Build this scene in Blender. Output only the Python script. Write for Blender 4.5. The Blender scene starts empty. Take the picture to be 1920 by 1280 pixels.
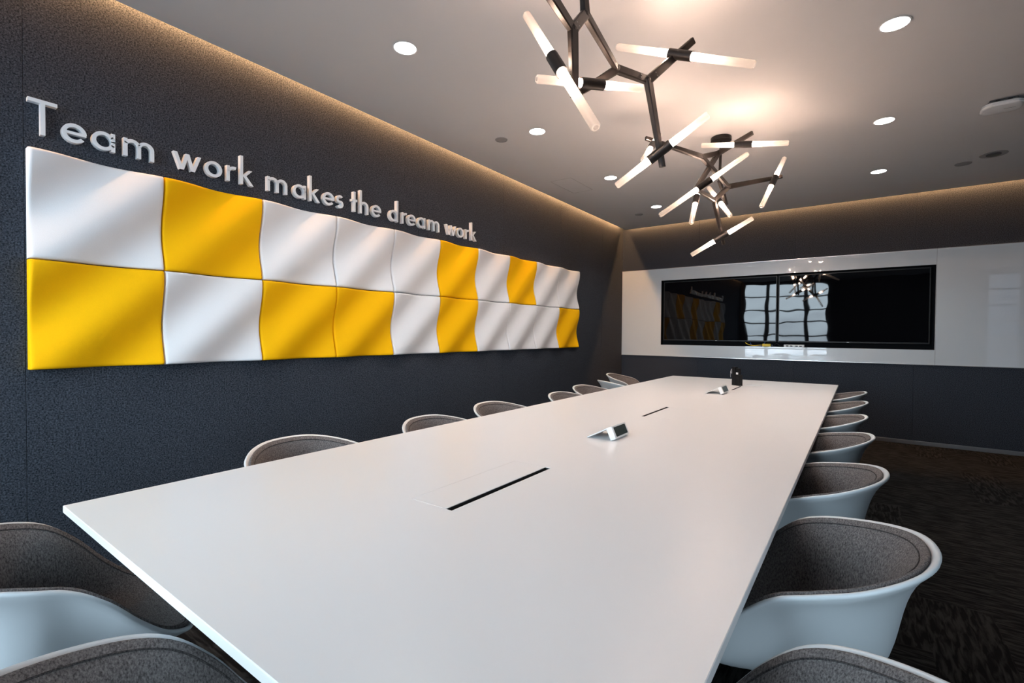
import bpy, bmesh, math, random
from mathutils import Vector, Matrix
random.seed(7)
sc = bpy.context.scene
COL = sc.collection

# ------------------------------------------------------------------ camera
cam_d = bpy.data.cameras.new('camera')
cam_d.sensor_width = 36.0
cam_d.lens = 901.03 * 36.0 / 1920.0
cam_d.clip_start = 0.02
cam = bpy.data.objects.new('camera', cam_d)
COL.objects.link(cam)
yaw, pitch, roll = math.radians(35.9419), math.radians(-0.98472), math.radians(0.38887)
fw = Vector((-math.sin(yaw)*math.cos(pitch), math.cos(yaw)*math.cos(pitch), math.sin(pitch)))
rt = Vector((math.cos(yaw), math.sin(yaw), 0))
up = rt.cross(fw)
r2 = rt*math.cos(roll) + up*math.sin(roll)
u2 = up*math.cos(roll) - rt*math.sin(roll)
M = Matrix((r2, u2, -fw)).transposed().to_4x4()
M.translation = (0, 0, 1.25)
cam.matrix_world = M
sc.camera = cam

# ------------------------------------------------------------------ colour management
sc.view_settings.view_transform = 'Standard'
sc.view_settings.look = 'None'
sc.view_settings.gamma = 1.0
sc.view_settings.use_curve_mapping = False
sc.view_settings.exposure = 0.40
try:
    sc.cycles.use_denoising = True
    sc.cycles.sample_clamp_indirect = 12.0
    sc.cycles.caustics_reflective = False
    sc.cycles.caustics_refractive = False
    sc.cycles.max_bounces = 10
    sc.cycles.transparent_max_bounces = 16
except Exception:
    pass

# light levels
SKY = 15.5
SPOT = 38.0
BULB = 400.0
COVE = 190.0

# room measures
XL, XR, YB, YR, ZC = -3.066, 3.30, 7.20, -2.00, 2.872
TOPZ = 3.05

# ------------------------------------------------------------------ node helpers
def newmat(name):
    m = bpy.data.materials.new(name); m.use_nodes = True
    nt = m.node_tree; nt.nodes.clear()
    out = nt.nodes.new('ShaderNodeOutputMaterial')
    return m, nt, out
def N(nt, t, **kw):
    n = nt.nodes.new(t)
    for k, v in kw.items():
        if hasattr(n, k) and not k[0].isupper(): setattr(n, k, v)
        else: n.inputs[k.replace('_', ' ')].default_value = v
    return n
def principled(nt, col=(.8,.8,.8), rough=.5, metal=0, spec=.5, coat=0, coat_r=.03):
    p = nt.nodes.new('ShaderNodeBsdfPrincipled')
    p.inputs['Base Color'].default_value = (*col, 1)
    p.inputs['Roughness'].default_value = rough
    p.inputs['Metallic'].default_value = metal
    p.inputs['Specular IOR Level'].default_value = spec
    p.inputs['Coat Weight'].default_value = coat
    p.inputs['Coat Roughness'].default_value = coat_r
    return p
def plain(name, col, rough=.5, metal=0, spec=.5, coat=0, coat_r=.03, noise=0.0, scale=60, bump=0.0):
    m, nt, out = newmat(name)
    p = principled(nt, col, rough, metal, spec, coat, coat_r)
    tc = nt.nodes.new('ShaderNodeTexCoord')
    nz = nt.nodes.new('ShaderNodeTexNoise'); nz.inputs['Scale'].default_value = scale; nz.inputs['Detail'].default_value = 4
    nt.links.new(tc.outputs['Object'], nz.inputs['Vector'])
    if noise:
        mx = nt.nodes.new('ShaderNodeMixRGB')
        mx.inputs[1].default_value = (*[c*(1-noise) for c in col], 1)
        mx.inputs[2].default_value = (*[min(1, c*(1+noise)) for c in col], 1)
        nt.links.new(nz.outputs['Fac'], mx.inputs[0]); nt.links.new(mx.outputs[0], p.inputs['Base Color'])
    if bump:
        b = nt.nodes.new('ShaderNodeBump'); b.inputs['Strength'].default_value = bump; b.inputs['Distance'].default_value = .002
        nt.links.new(nz.outputs['Fac'], b.inputs['Height']); nt.links.new(b.outputs[0], p.inputs['Normal'])
    nt.links.new(p.outputs[0], out.inputs[0])
    return m
def emit(name, col, s):
    m, nt, out = newmat(name)
    e = nt.nodes.new('ShaderNodeEmission'); e.inputs[0].default_value = (*col, 1); e.inputs[1].default_value = s
    nt.links.new(e.outputs[0], out.inputs[0]); return m
def felt(name, dark, light, scale=260, stretch=(1,1,1), rough=.95, bump=.5, lo=.35, hi=.68, blotch=.12):
    """melange felt: fine fibre noise between two greys"""
    m, nt, out = newmat(name)
    p = principled(nt, light, rough, 0, .15)
    tc = nt.nodes.new('ShaderNodeTexCoord')
    mp = nt.nodes.new('ShaderNodeMapping'); mp.inputs['Scale'].default_value = stretch
    nt.links.new(tc.outputs['Object'], mp.inputs[0])
    nz = nt.nodes.new('ShaderNodeTexNoise'); nz.inputs['Scale'].default_value = scale; nz.inputs['Detail'].default_value = 3; nz.inputs['Roughness'].default_value = .7
    nt.links.new(mp.outputs[0], nz.inputs['Vector'])
    cr = nt.nodes.new('ShaderNodeValToRGB')
    cr.color_ramp.elements[0].position = lo; cr.color_ramp.elements[0].color = (*dark, 1)
    cr.color_ramp.elements[1].position = hi; cr.color_ramp.elements[1].color = (*light, 1)
    nt.links.new(nz.outputs['Fac'], cr.inputs[0])
    n2 = nt.nodes.new('ShaderNodeTexNoise'); n2.inputs['Scale'].default_value = 1.7; n2.inputs['Detail'].default_value = 5
    nt.links.new(tc.outputs['Object'], n2.inputs['Vector'])
    mr = nt.nodes.new('ShaderNodeMapRange'); mr.inputs[3].default_value = 1-blotch; mr.inputs[4].default_value = 1+blotch
    nt.links.new(n2.outputs['Fac'], mr.inputs[0])
    mul = nt.nodes.new('ShaderNodeMixRGB'); mul.blend_type = 'MULTIPLY'; mul.inputs[0].default_value = 1
    nt.links.new(cr.outputs[0], mul.inputs[1]); nt.links.new(mr.outputs[0], mul.inputs[2])
    nt.links.new(mul.outputs[0], p.inputs['Base Color'])
    b = nt.nodes.new('ShaderNodeBump'); b.inputs['Strength'].default_value = bump; b.inputs['Distance'].default_value = .001
    nt.links.new(nz.outputs['Fac'], b.inputs['Height']); nt.links.new(b.outputs[0], p.inputs['Normal'])
    nt.links.new(p.outputs[0], out.inputs[0])
    return m

# ------------------------------------------------------------------ world: overcast sky above a pale city
w = bpy.data.worlds.new('world'); sc.world = w; w.use_nodes = True
nt = w.node_tree; nt.nodes.clear()
out = nt.nodes.new('ShaderNodeOutputWorld'); bg = nt.nodes.new('ShaderNodeBackground')
tc = nt.nodes.new('ShaderNodeTexCoord'); sp = nt.nodes.new('ShaderNodeSeparateXYZ')
nt.links.new(tc.outputs['Generated'], sp.inputs[0])
rmp = nt.nodes.new('ShaderNodeValToRGB')
mr = nt.nodes.new('ShaderNodeMapRange'); mr.inputs[1].default_value = -.35; mr.inputs[2].default_value = .35
nz = nt.nodes.new('ShaderNodeTexNoise'); nz.inputs['Scale'].default_value = 14; nz.inputs['Detail'].default_value = 3
mp = nt.nodes.new('ShaderNodeMapping'); mp.inputs['Scale'].default_value = (1, 1, 3.5)
nt.links.new(tc.outputs['Generated'], mp.inputs[0]); nt.links.new(mp.outputs[0], nz.inputs['Vector'])
ad = nt.nodes.new('ShaderNodeMath'); ad.operation = 'MULTIPLY_ADD'; ad.inputs[1].default_value = .16; 
nt.links.new(nz.outputs['Fac'], ad.inputs[0]); nt.links.new(sp.outputs[2], ad.inputs[2])
nt.links.new(ad.outputs[0], mr.inputs[0]); nt.links.new(mr.outputs[0], rmp.inputs[0])
els = rmp.color_ramp.elements
els[0].position = 0.0; els[0].color = (.16, .20, .24, 1)
els[1].position = 1.0; els[1].color = (.66, .86, 1, 1)
for pos, c in ((.40, (.22,.27,.32,1)), (.52, (.30,.36,.42,1)), (.60, (.55,.66,.76,1)), (.70, (.72,.88,1,1))):
    e = els.new(pos); e.color = c
nt.links.new(rmp.outputs[0], bg.inputs[0]); bg.inputs[1].default_value = SKY
nt.links.new(bg.outputs[0], out.inputs[0])

# ------------------------------------------------------------------ mesh helpers
class MB:
    def __init__(s): s.bm = bmesh.new()
    def box(s, c, d, rot=None, bevel=0.0):
        g = bmesh.ops.create_cube(s.bm, size=1.0)
        vs = g['verts']
        R = (rot or Matrix.Identity(3)).to_4x4()
        T = Matrix.Translation(c) @ R @ Matrix.Diagonal((*d, 1))
        bmesh.ops.transform(s.bm, matrix=T, verts=vs)
        if bevel:
            es = list({e for v in vs for e in v.link_edges})
            bmesh.ops.bevel(s.bm, geom=es, offset=bevel, segments=2, affect='EDGES', profile=.6)
        return s
    def rng(s, x0, x1, y0, y1, z0, z1, bevel=0.0):
        return s.box(((x0+x1)/2, (y0+y1)/2, (z0+z1)/2), (x1-x0, y1-y0, z1-z0), None, bevel)
    def tube(s, a, b, r, r2=None, seg=20, cap=True, round_end=False):
        a, b = Vector(a), Vector(b); d = b-a; L = d.length
        q = d.to_track_quat('Z', 'Y').to_matrix()
        r2 = r if r2 is None else r2
        prof = [(0, r), (L, r2)]
        if round_end:
            prof = [(0, r), (L-r2*.5, r2), (L-r2*.2, r2*.92), (L, r2*.6)]
        return s.lathe(prof, a, q, seg, cap)
    def lathe(s, prof, org=(0,0,0), q=None, seg=32, cap=True):
        """prof: (height, radius) pairs"""
        q = q or Matrix.Identity(3); org = Vector(org)
        rings = []
        for h, r in prof:
            rings.append([s.bm.verts.new(org + q @ Vector((r*math.cos(2*math.pi*i/seg), r*math.sin(2*math.pi*i/seg), h))) for i in range(seg)])
        for A, B in zip(rings, rings[1:]):
            for i in range(seg):
                j = (i+1) % seg
                s.bm.faces.new((A[i], A[j], B[j], B[i]))
        if cap:
            s.bm.faces.new(rings[0][::-1]); s.bm.faces.new(rings[-1])
        return s
    def bar(s, a, b, w0, t0, w1=None, t1=None, upv=(0,0,1), ch=.18):
        """straight bar with chamfered rectangular section, tapering a -> b"""
        a, b = Vector(a), Vector(b); d = (b-a).normalized()
        u = Vector(upv)
        if abs(d.dot(u)) > .95: u = Vector((0,1,0))
        x = d.cross(u).normalized(); y = x.cross(d).normalized()
        w1 = w0 if w1 is None else w1; t1 = t0 if t1 is None else t1
        def ring(p, w, t):
            w /= 2; t /= 2; c = ch*min(w, t)*2
            pts = [(-w+c,-t),(w-c,-t),(w,-t+c),(w,t-c),(w-c,t),(-w+c,t),(-w,t-c),(-w,-t+c)]
            return [s.bm.verts.new(p + x*i + y*j) for i, j in pts]
        A, B = ring(a, w0, t0), ring(b, w1, t1)
        for i in range(8):
            j = (i+1) % 8; s.bm.faces.new((A[i], A[j], B[j], B[i]))
        s.bm.faces.new(A[::-1]); s.bm.faces.new(B)
        return s
    def prism(s, poly, f0, f1):
        """poly: 2d points; f0/f1 map a 2d point to its back / front 3d position"""
        A = [s.bm.verts.new(f0(*p)) for p in poly]; B = [s.bm.verts.new(f1(*p)) for p in poly]
        n = len(poly)
        for i in range(n):
            j = (i+1) % n; s.bm.faces.new((A[i], A[j], B[j], B[i]))
        s.bm.faces.new(A[::-1]); s.bm.faces.new(B)
        return s
    def path(s, pts, r, seg=8, closed=False):
        pts = [Vector(p) for p in pts]; n = len(pts); rings = []
        nrm = None
        for i, p in enumerate(pts):
            a = pts[(i-1) % n] if (closed or i) else p
            b = pts[(i+1) % n] if (closed or i < n-1) else p
            t = (b-a).normalized()
            if nrm is None:
                nrm = t.orthogonal().normalized()
            nrm = (nrm - t*nrm.dot(t)).normalized(); bi = t.cross(nrm)
            rings.append([s.bm.verts.new(p + (nrm*math.cos(2*math.pi*k/seg) + bi*math.sin(2*math.pi*k/seg))*r) for k in range(seg)])
        m = n if closed else n-1
        for i in range(m):
            A, B = rings[i], rings[(i+1) % n]
            for k in range(seg):
                j = (k+1) % seg; s.bm.faces.new((A[k], A[j], B[j], B[k]))
        if not closed:
            s.bm.faces.new(rings[0][::-1]); s.bm.faces.new(rings[-1])
        return s
    def build(s, name, mat, parent=None, smooth=False, origin=None, angle=40):
        bmesh.ops.recalc_face_normals(s.bm, faces=s.bm.faces)
        if origin is not None:
            bmesh.ops.translate(s.bm, vec=-Vector(origin), verts=s.bm.verts)
        me = bpy.data.meshes.new(name); s.bm.to_mesh(me); s.bm.free()
        me.materials.append(mat)
        if smooth:
            me.shade_smooth()
            try: me.set_sharp_from_angle(angle=math.radians(angle))
            except Exception: pass
        o = bpy.data.objects.new(name, me); COL.objects.link(o)
        if origin is not None: o.location = origin
        if parent: o.parent = parent
        return o
def tag(o, label=None, cat=None, group=None, kind=None):
    if label: o['label'] = label
    if cat: o['category'] = cat
    if group: o['group'] = group
    if kind: o['kind'] = kind
    return o
def empty(name, loc, rz=0.0, label=None, cat=None, group=None):
    o = bpy.data.objects.new(name, None); COL.objects.link(o)
    o.location = loc; o.rotation_euler = (0, 0, rz); o.empty_display_size = .1
    return tag(o, label, cat, group)
def children(o): return [c for c in COL.objects if c.parent == o]
def copy_tree(o, parent=None):
    c = o.copy(); COL.objects.link(c)
    if parent: c.parent = parent
    for ch in children(o): copy_tree(ch, c)
    return c
def struct(o): o['kind'] = 'structure'; return o

# ------------------------------------------------------------------ materials
M_ = {}
M_['wall'] = felt('charcoal_felt', (.007,.009,.013), (.074,.086,.110), scale=150, blotch=.12)
M_['rear'] = plain('dark_plaster', (.05,.052,.056), .9, noise=.05)
M_['ceil'] = plain('ceiling_paint', (.62,.62,.63), .85, spec=.2, noise=.02, scale=3)
M_['white_foam'] = plain('white_foam_fabric', (.75,.75,.765), .8, spec=.2, noise=.03, scale=300, bump=.25)
M_['yellow_foam'] = plain('yellow_foam_fabric', (.93,.48,.003), .8, spec=.1, noise=.05, scale=300, bump=.25)
M_['letter'] = plain('satin_white_acrylic', (.80,.81,.83), .35)
M_['laminate'] = plain('white_laminate', (.83,.81,.81), .33, spec=.5, noise=.012, scale=2)
M_['seam'] = plain('flap_joint_line', (.74,.72,.71), .5)  # one even pale tone for the flap joint lines
M_['void'] = plain('dark_slot_shade', (.012,.012,.013), .8)  # black that puts the shade inside the table slots into colour
M_['glassboard'] = plain('white_back_painted_glass', (.61,.66,.70), .25, spec=.5, coat=1.0, coat_r=.012)
M_['alu'] = plain('brushed_aluminium', (.62,.62,.64), .32, metal=1, noise=.05, scale=30)
M_['edge'] = plain('polished_edge_trim', (.85,.86,.88), .25, metal=.6)
M_['niche'] = plain('black_niche_lining', (.006,.007,.009), .8, spec=.1)
M_['screen'] = plain('black_display_glass', (.002,.002,.003), .018, spec=.40)
M_['bezel'] = plain('black_satin_plastic', (.006,.006,.007), .4, spec=.3)
M_['plastic'] = plain('white_plastic', (.78,.79,.80), .35)
M_['lcd'] = plain('dark_lcd', (.012,.022,.018), .12)
M_['shell'] = plain('white_moulded_shell', (.62,.66,.69), .36, spec=.45)
M_['fabric'] = felt('grey_melange_upholstery', (.038,.034,.034), (.235,.213,.21), scale=330, stretch=(1,1,.35), lo=.3, hi=.7, blotch=.15)
M_['piping'] = felt('grey_piping', (.02,.019,.02), (.10,.09,.09), scale=300)
M_['bronze'] = plain('dark_bronze_metal', (.012,.009,.0075), .42, metal=.35, noise=.15, scale=25)
M_['screw'] = plain('bright_screw', (.9,.9,.88), .25, metal=1)
M_['frame'] = plain('dark_window_frame', (.05,.055,.06), .5)
M_['cable_y'] = plain('yellow_cable', (.75,.55,.03), .5)
M_['cable_b'] = plain('blue_cable', (.04,.12,.45), .5)
M_['grey'] = plain('grey_metal_grille', (.27,.27,.275), .6)
M_['downlight'] = emit('downlight_diffuser', (1, .97, .93), 14)
M_['bulb'] = emit('lamp_filament', (1, .71, .55), BULB)
M_['cove'] = emit('cove_led', (1, .51, .20), COVE)

# frosted glass of the chandelier tubes, with a painted glow fading from the socket end (object z = distance from the socket)
m, nt, out = newmat('frosted_glass_tube')
tr = nt.nodes.new('ShaderNodeBsdfTransparent'); tr.inputs[0].default_value = (1, .97, .95, 1)
tl = nt.nodes.new('ShaderNodeBsdfTranslucent'); tl.inputs[0].default_value = (.9, .87, .86, 1)
gl = nt.nodes.new('ShaderNodeBsdfGlossy'); gl.inputs['Roughness'].default_value = .15
em = nt.nodes.new('ShaderNodeEmission'); em.inputs[0].default_value = (1, .72, .50, 1)
tc = nt.nodes.new('ShaderNodeTexCoord'); sp = nt.nodes.new('ShaderNodeSeparateXYZ')
nt.links.new(tc.outputs['Object'], sp.inputs[0])
mr = nt.nodes.new('ShaderNodeMapRange'); mr.inputs[1].default_value = .02; mr.inputs[2].default_value = .26
mr.inputs[3].default_value = 1; mr.inputs[4].default_value = 0; mr.clamp = True
nt.links.new(sp.outputs[2], mr.inputs[0])
pw = nt.nodes.new('ShaderNodeMath'); pw.operation = 'POWER'; pw.inputs[1].default_value = 3.6
nt.links.new(mr.outputs[0], pw.inputs[0])
ma = nt.nodes.new('ShaderNodeMath'); ma.operation = 'MULTIPLY_ADD'; ma.inputs[1].default_value = 4.0; ma.inputs[2].default_value = .12
nt.links.new(pw.outputs[0], ma.inputs[0]); nt.links.new(ma.outputs[0], em.inputs[1])
mx = nt.nodes.new('ShaderNodeMixShader'); mx.inputs[0].default_value = .38
nt.links.new(tr.outputs[0], mx.inputs[1]); nt.links.new(tl.outputs[0], mx.inputs[2])
m2 = nt.nodes.new('ShaderNodeMixShader'); m2.inputs[0].default_value = .05
nt.links.new(mx.outputs[0], m2.inputs[1]); nt.links.new(gl.outputs[0], m2.inputs[2])
ads = nt.nodes.new('ShaderNodeAddShader')
nt.links.new(m2.outputs[0], ads.inputs[0]); nt.links.new(em.outputs[0], ads.inputs[1])
nt.links.new(ads.outputs[0], out.inputs[0])
M_['tube'] = m

# clear window glass: lets daylight straight through, with a weak mirror sheen
m, nt, out = newmat('window_glass')
tr = nt.nodes.new('ShaderNodeBsdfTransparent'); gl = nt.nodes.new('ShaderNodeBsdfGlossy'); gl.inputs['Roughness'].default_value = .01
mx = nt.nodes.new('ShaderNodeMixShader'); fr = nt.nodes.new('ShaderNodeFresnel'); fr.inputs[0].default_value = 1.45
nt.links.new(fr.outputs[0], mx.inputs[0]); nt.links.new(tr.outputs[0], mx.inputs[1]); nt.links.new(gl.outputs[0], mx.inputs[2])
nt.links.new(mx.outputs[0], out.inputs[0]); M_['pane'] = m
M_['pane_dimmed'] = m.copy(); M_['pane_dimmed'].node_tree.nodes['Transparent BSDF'].inputs[0].default_value = (.22,.23,.25,1)  # darkened copy, added to weaken the second window's reflection in the board

# carpet: dark planks of mixed streak directions
m, nt, out = newmat('dark_plank_carpet')
p = principled(nt, (.02,.018,.018), .97, 0, .1)
tc = nt.nodes.new('ShaderNodeTexCoord')
br = nt.nodes.new('ShaderNodeTexBrick')
mp = nt.nodes.new('ShaderNodeMapping'); mp.inputs['Rotation'].default_value = (0, 0, math.radians(90))
nt.links.new(tc.outputs['Object'], mp.inputs[0]); nt.links.new(mp.outputs[0], br.inputs['Vector'])
br.inputs['Scale'].default_value = 1; br.inputs['Brick Width'].default_value = 1.0; br.inputs['Row Height'].default_value = .25
br.inputs['Mortar Size'].default_value = .001; br.inputs['Color1'].default_value = (0,0,0,1); br.inputs['Color2'].default_value = (1,1,1,1)
def streak(sx, sy):
    mpp = nt.nodes.new('ShaderNodeMapping'); mpp.inputs['Scale'].default_value = (sx, sy, 1)
    nt.links.new(tc.outputs['Object'], mpp.inputs[0])
    n = nt.nodes.new('ShaderNodeTexNoise'); n.inputs['Scale'].default_value = 1; n.inputs['Detail'].default_value = 3; n.inputs['Distortion'].default_value = .6
    nt.links.new(mpp.outputs[0], n.inputs['Vector']); return n
a, b = streak(9, 60), streak(60, 9)
gt = nt.nodes.new('ShaderNodeMath'); gt.operation = 'GREATER_THAN'; gt.inputs[1].default_value = .5
nt.links.new(br.outputs['Color'], gt.inputs[0])
mx = nt.nodes.new('ShaderNodeMixRGB'); nt.links.new(gt.outputs[0], mx.inputs[0])
nt.links.new(a.outputs['Fac'], mx.inputs[1]); nt.links.new(b.outputs['Fac'], mx.inputs[2])
cr = nt.nodes.new('ShaderNodeValToRGB')
cr.color_ramp.elements[0].position = .42; cr.color_ramp.elements[0].color = (.003,.0028,.003,1)
cr.color_ramp.elements[1].position = .62; cr.color_ramp.elements[1].color = (.022,.0215,.021,1)
nt.links.new(mx.outputs[0], cr.inputs[0]); nt.links.new(cr.outputs[0], p.inputs['Base Color'])
bp = nt.nodes.new('ShaderNodeBump'); bp.inputs['Strength'].default_value = .5; bp.inputs['Distance'].default_value = .003
nt.links.new(mx.outputs[0], bp.inputs['Height']); nt.links.new(bp.outputs[0], p.inputs['Normal'])
nt.links.new(p.outputs[0], out.inputs[0]); M_['carpet'] = m

# ------------------------------------------------------------------ daylight portals at the two window openings
WIN = [(-2.95, -0.75), (2.50, 3.10)]
WZ0, WZ1 = .45, 2.80
for x0, x1 in WIN:
    ld = bpy.data.lights.new('window_portal', 'AREA'); ld.shape = 'RECTANGLE'; ld.size = x1-x0; ld.size_y = WZ1-WZ0
    lo = bpy.data.objects.new('window_portal', ld); COL.objects.link(lo)
    lo.location = ((x0+x1)/2, YR-.12, (WZ0+WZ1)/2); lo.rotation_euler = (math.radians(90), 0, math.radians(180))
    lo.rotation_euler = (math.radians(90), 0, 0)
    ld.cycles.is_portal = True
ld = bpy.data.lights.new('window_portal', 'AREA'); ld.shape = 'RECTANGLE'; ld.size = 1.0; ld.size_y = WZ1-WZ0  # portal for the added side window
lo = bpy.data.objects.new('window_portal', ld); COL.objects.link(lo)
lo.location = (XR+.12, -1.1, (WZ0+WZ1)/2); lo.rotation_euler = (math.radians(90), 0, math.radians(90)); ld.cycles.is_portal = True

# ------------------------------------------------------------------ the room
T = .15
struct(MB().rng(XL-T, XR+T, YR-T, YB+T, -.12, 0).build('floor', M_['carpet']))
def seamed_wall(name, mat, boxes):
    mb = MB()
    for b in boxes: mb.rng(*b, bevel=.0012)
    mb.rng(XL-T, XL-.01, YR-.01, YB+T-.01, .01, TOPZ-.01)
    return struct(mb.build(name, mat))
# left wall: felt boards butted edge to edge with fine vertical joints
ys = [YR, -.6, .47, 1.66, 2.86, 4.06, 5.26, 6.46, YB+T]
seamed_wall('wall_left', M_['wall'], [(XL-T, XL, a, b-.0015, 0, TOPZ) for a, b in zip(ys, ys[1:])])
# back wall with the opening of the screen niche
NX0, NX1, NZ0, NZ1 = -2.44, .678, 1.093, 2.055
xs = [XL, -1.9, -.7, .5, 1.7, XR]
mb = MB()
for a, b in zip(xs, xs[1:]):
    mb.rng(a, b-.0015, YB, YB+T, 0, NZ0-.02, bevel=.0012); mb.rng(a, b-.0015, YB, YB+T, NZ1+.02, TOPZ, bevel=.0012)
mb.rng(XL, NX0-.02, YB, YB+T, NZ0-.02, NZ1+.02); mb.rng(NX1+.02, XR, YB, YB+T, NZ0-.02, NZ1+.02)
mb.rng(XL+.01, XR-.01, YB+.12, YB+T-.005, .01, TOPZ-.01)
struct(mb.build('wall_back', M_['wall']))
mb = MB()   # right wall (out of view) with a window added to brighten the room
SW0, SW1 = -1.6, -.6
mb.rng(XR, XR+T, YR, SW0, 0, TOPZ); mb.rng(XR, XR+T, SW1, YB+T, 0, TOPZ)
mb.rng(XR, XR+T, SW0, SW1, 0, WZ0); mb.rng(XR, XR+T, SW0, SW1, WZ1, TOPZ)
struct(mb.build('wall_right', M_['rear']))
mb = MB(); f = .03
mb.rng(XR+.04, XR+.10, SW0, SW1, WZ0, WZ0+f); mb.rng(XR+.04, XR+.10, SW0, SW1, WZ1-f, WZ1)
for y in (SW0+.015, SW1-.015): mb.rng(XR+.04, XR+.10, y-.015, y+.015, WZ0+f, WZ1-f)
wn = struct(mb.build('window_3', M_['frame']))  # frame of the added side window, there for extra daylight
MB().rng(XR+.068, XR+.073, SW0, SW1, WZ0, WZ1).build('pane', M_['pane'], wn)
mb = MB()
cuts = [XL-T, WIN[0][0], WIN[0][1], WIN[1][0], WIN[1][1], XR+T]
for i, (a, b) in enumerate(zip(cuts, cuts[1:])):
    if i % 2: mb.rng(a, b, YR-T, YR, 0, WZ0); mb.rng(a, b, YR-T, YR, WZ1, TOPZ)
    else: mb.rng(a, b, YR-T, YR, 0, TOPZ)
struct(mb.build('wall_rear', M_['rear']))
CG = .075
struct(MB().rng(XL+CG, XR, YR, YB-CG, ZC, ZC+.02).build('ceiling', M_['ceil']))
struct(MB().rng(XL-T, XR+T, YR-T, YB+T, TOPZ, TOPZ+.05).build('ceiling_slab', M_['rear']))
# cove: LED lines above the open slots along the left and the back wall
tag(MB().rng(XL+.030, XL+.042, -1.9, YB-.15, ZC+.080, ZC+.087).build('cove_light_strip', M_['cove'], origin=(XL+.036, 3, ZC+.083)),
    'warm light strip hidden in the ceiling slot above the raised lettering', 'strip light', 'warm cove lighting')
tag(MB().rng(XL+.12, 3.2, YB-.042, YB-.030, ZC+.080, ZC+.087).build('cove_light_strip', M_['cove'], origin=(0, YB-.036, ZC+.083)),
    'warm light strip hidden in the ceiling slot above the two screens', 'strip light', 'warm cove lighting')
# skirting: low metal strips
for nm, r in (('baseboard_left', (XL, XL+.012, YR, YB, 0, .045)), ('baseboard_back', (XL+.012, XR, YB-.012, YB, 0, .045))):
    struct(MB().rng(*r, bevel=.002).build(nm, M_['alu']))
# windows behind the camera (they show as reflections in the screens)
for i, (x0, x1) in enumerate(WIN):
    mb = MB(); y0, y1 = YR-.11, YR-.05; f = .03
    mb.rng(x0, x1, y0, y1, WZ0, WZ0+f); mb.rng(x0, x1, y0, y1, WZ1-f, WZ1)
    mb.rng(x0, x0+f, y0, y1, WZ0, WZ1); mb.rng(x1-f, x1, y0, y1, WZ0, WZ1)
    n = 2 if i == 0 else 1
    for x in ([x0+.62, x1-.55] if i == 0 else [x0+.65]): mb.rng(x-.05, x+.05, y0, y1, WZ0, WZ1)
    for k in range(1, 6):
        z = WZ0+(WZ1-WZ0)*k/6; mb.rng(x0, x1, y0+.01, y1-.01, z-.02, z+.02)
    wn = struct(mb.build(f'window_{i+1}', M_['frame']))
    MB().rng(x0, x1, YR-.083, YR-.078, WZ0, WZ1).build('pane', M_['pane' if i == 0 else 'pane_dimmed'], wn)
# faint outline of the flush access hatch in the ceiling
mb = MB(); hz = ZC-.0006
for a in ((-2.712,-2.709,4.42,4.93), (-2.47,-2.467,4.42,4.93), (-2.712,-2.467,4.42,4.423), (-2.712,-2.467,4.927,4.93)):
    mb.rng(*a, hz, ZC+.001)
tag(mb.build('access_hatch', M_['grey'], origin=(-2.59, 4.67, ZC)), 'hairline outline of a flush access hatch in the white ceiling', 'hatch')

# ------------------------------------------------------------------ glass marker boards around the screen niche
BZ0, BZ1, SX = .921, 2.235, .683
fy0, fy1 = YB-.015, YB-.0008
b1 = empty('glass_board', (XL, YB, BZ0), 0, 'large white glass writing board surrounding the black screen niche', 'whiteboard')
mb = MB()
mb.rng(XL+.004, NX0, fy0, fy1, BZ0+.006, BZ1-.006); mb.rng(NX1, SX-.001, fy0, fy1, BZ0+.006, BZ1-.006)
mb.rng(NX0, NX1, fy0, fy1, BZ0+.006, NZ0); mb.rng(NX0, NX1, fy0, fy1, NZ1, BZ1-.006)
def part(mb, name, mat, root, **kw):
    o = mb.build(name, mat, None, **kw); o.parent = root
    o.matrix_parent_inverse = Matrix.Identity(4)
    o.location = Vector(o.location) - Vector(root.location) if root.rotation_euler.z == 0 else o.location
    return o
def wpart(mb, name, mat, root, **kw):
    """part given in world coordinates under an unrotated root"""
    bmesh.ops.translate(mb.bm, vec=-Vector(root.location), verts=mb.bm.verts)
    return mb.build(name, mat, root, **kw)
wpart(mb, 'glass_panel', M_['glassboard'], b1)
wpart(MB().rng(XL, SX-.001, fy0-.003, fy1, BZ0, BZ0+.006), 'edge_trim', M_['edge'], b1)
wpart(MB().rng(XL, SX-.001, fy0-.003, fy1, BZ1-.006, BZ1), 'edge_trim', M_['edge'], b1)
b2 = empty('glass_board', (SX+.001, YB, BZ0), 0, 'plain white glass writing board beyond the far end of the screens', 'whiteboard')
wpart(MB().rng(SX+.001, XR-.004, fy0, fy1, BZ0+.006, BZ1-.006), 'glass_panel', M_['glassboard'], b2)
wpart(MB().rng(SX+.001, XR, fy0-.003, fy1, BZ0, BZ0+.006), 'edge_trim', M_['edge'], b2)
wpart(MB().rng(SX+.001, XR, fy0-.003, fy1, BZ1-.006, BZ1), 'edge_trim', M_['edge'], b2)
# niche lining
mb = MB(); nb = YB+.11
mb.rng(NX0-.015, NX1+.015, nb-.01, nb, NZ0-.015, NZ1+.015)
mb.rng(NX0-.015, NX0, YB, nb-.01, NZ0, NZ1); mb.rng(NX1, NX1+.015, YB, nb-.01, NZ0, NZ1)
mb.rng(NX0-.015, NX1+.015, YB, nb-.01, NZ0-.015, NZ0); mb.rng(NX0-.015, NX1+.015, YB, nb-.01, NZ1, NZ1+.015)
struct(mb.build('trim_1', M_['niche']))

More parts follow.
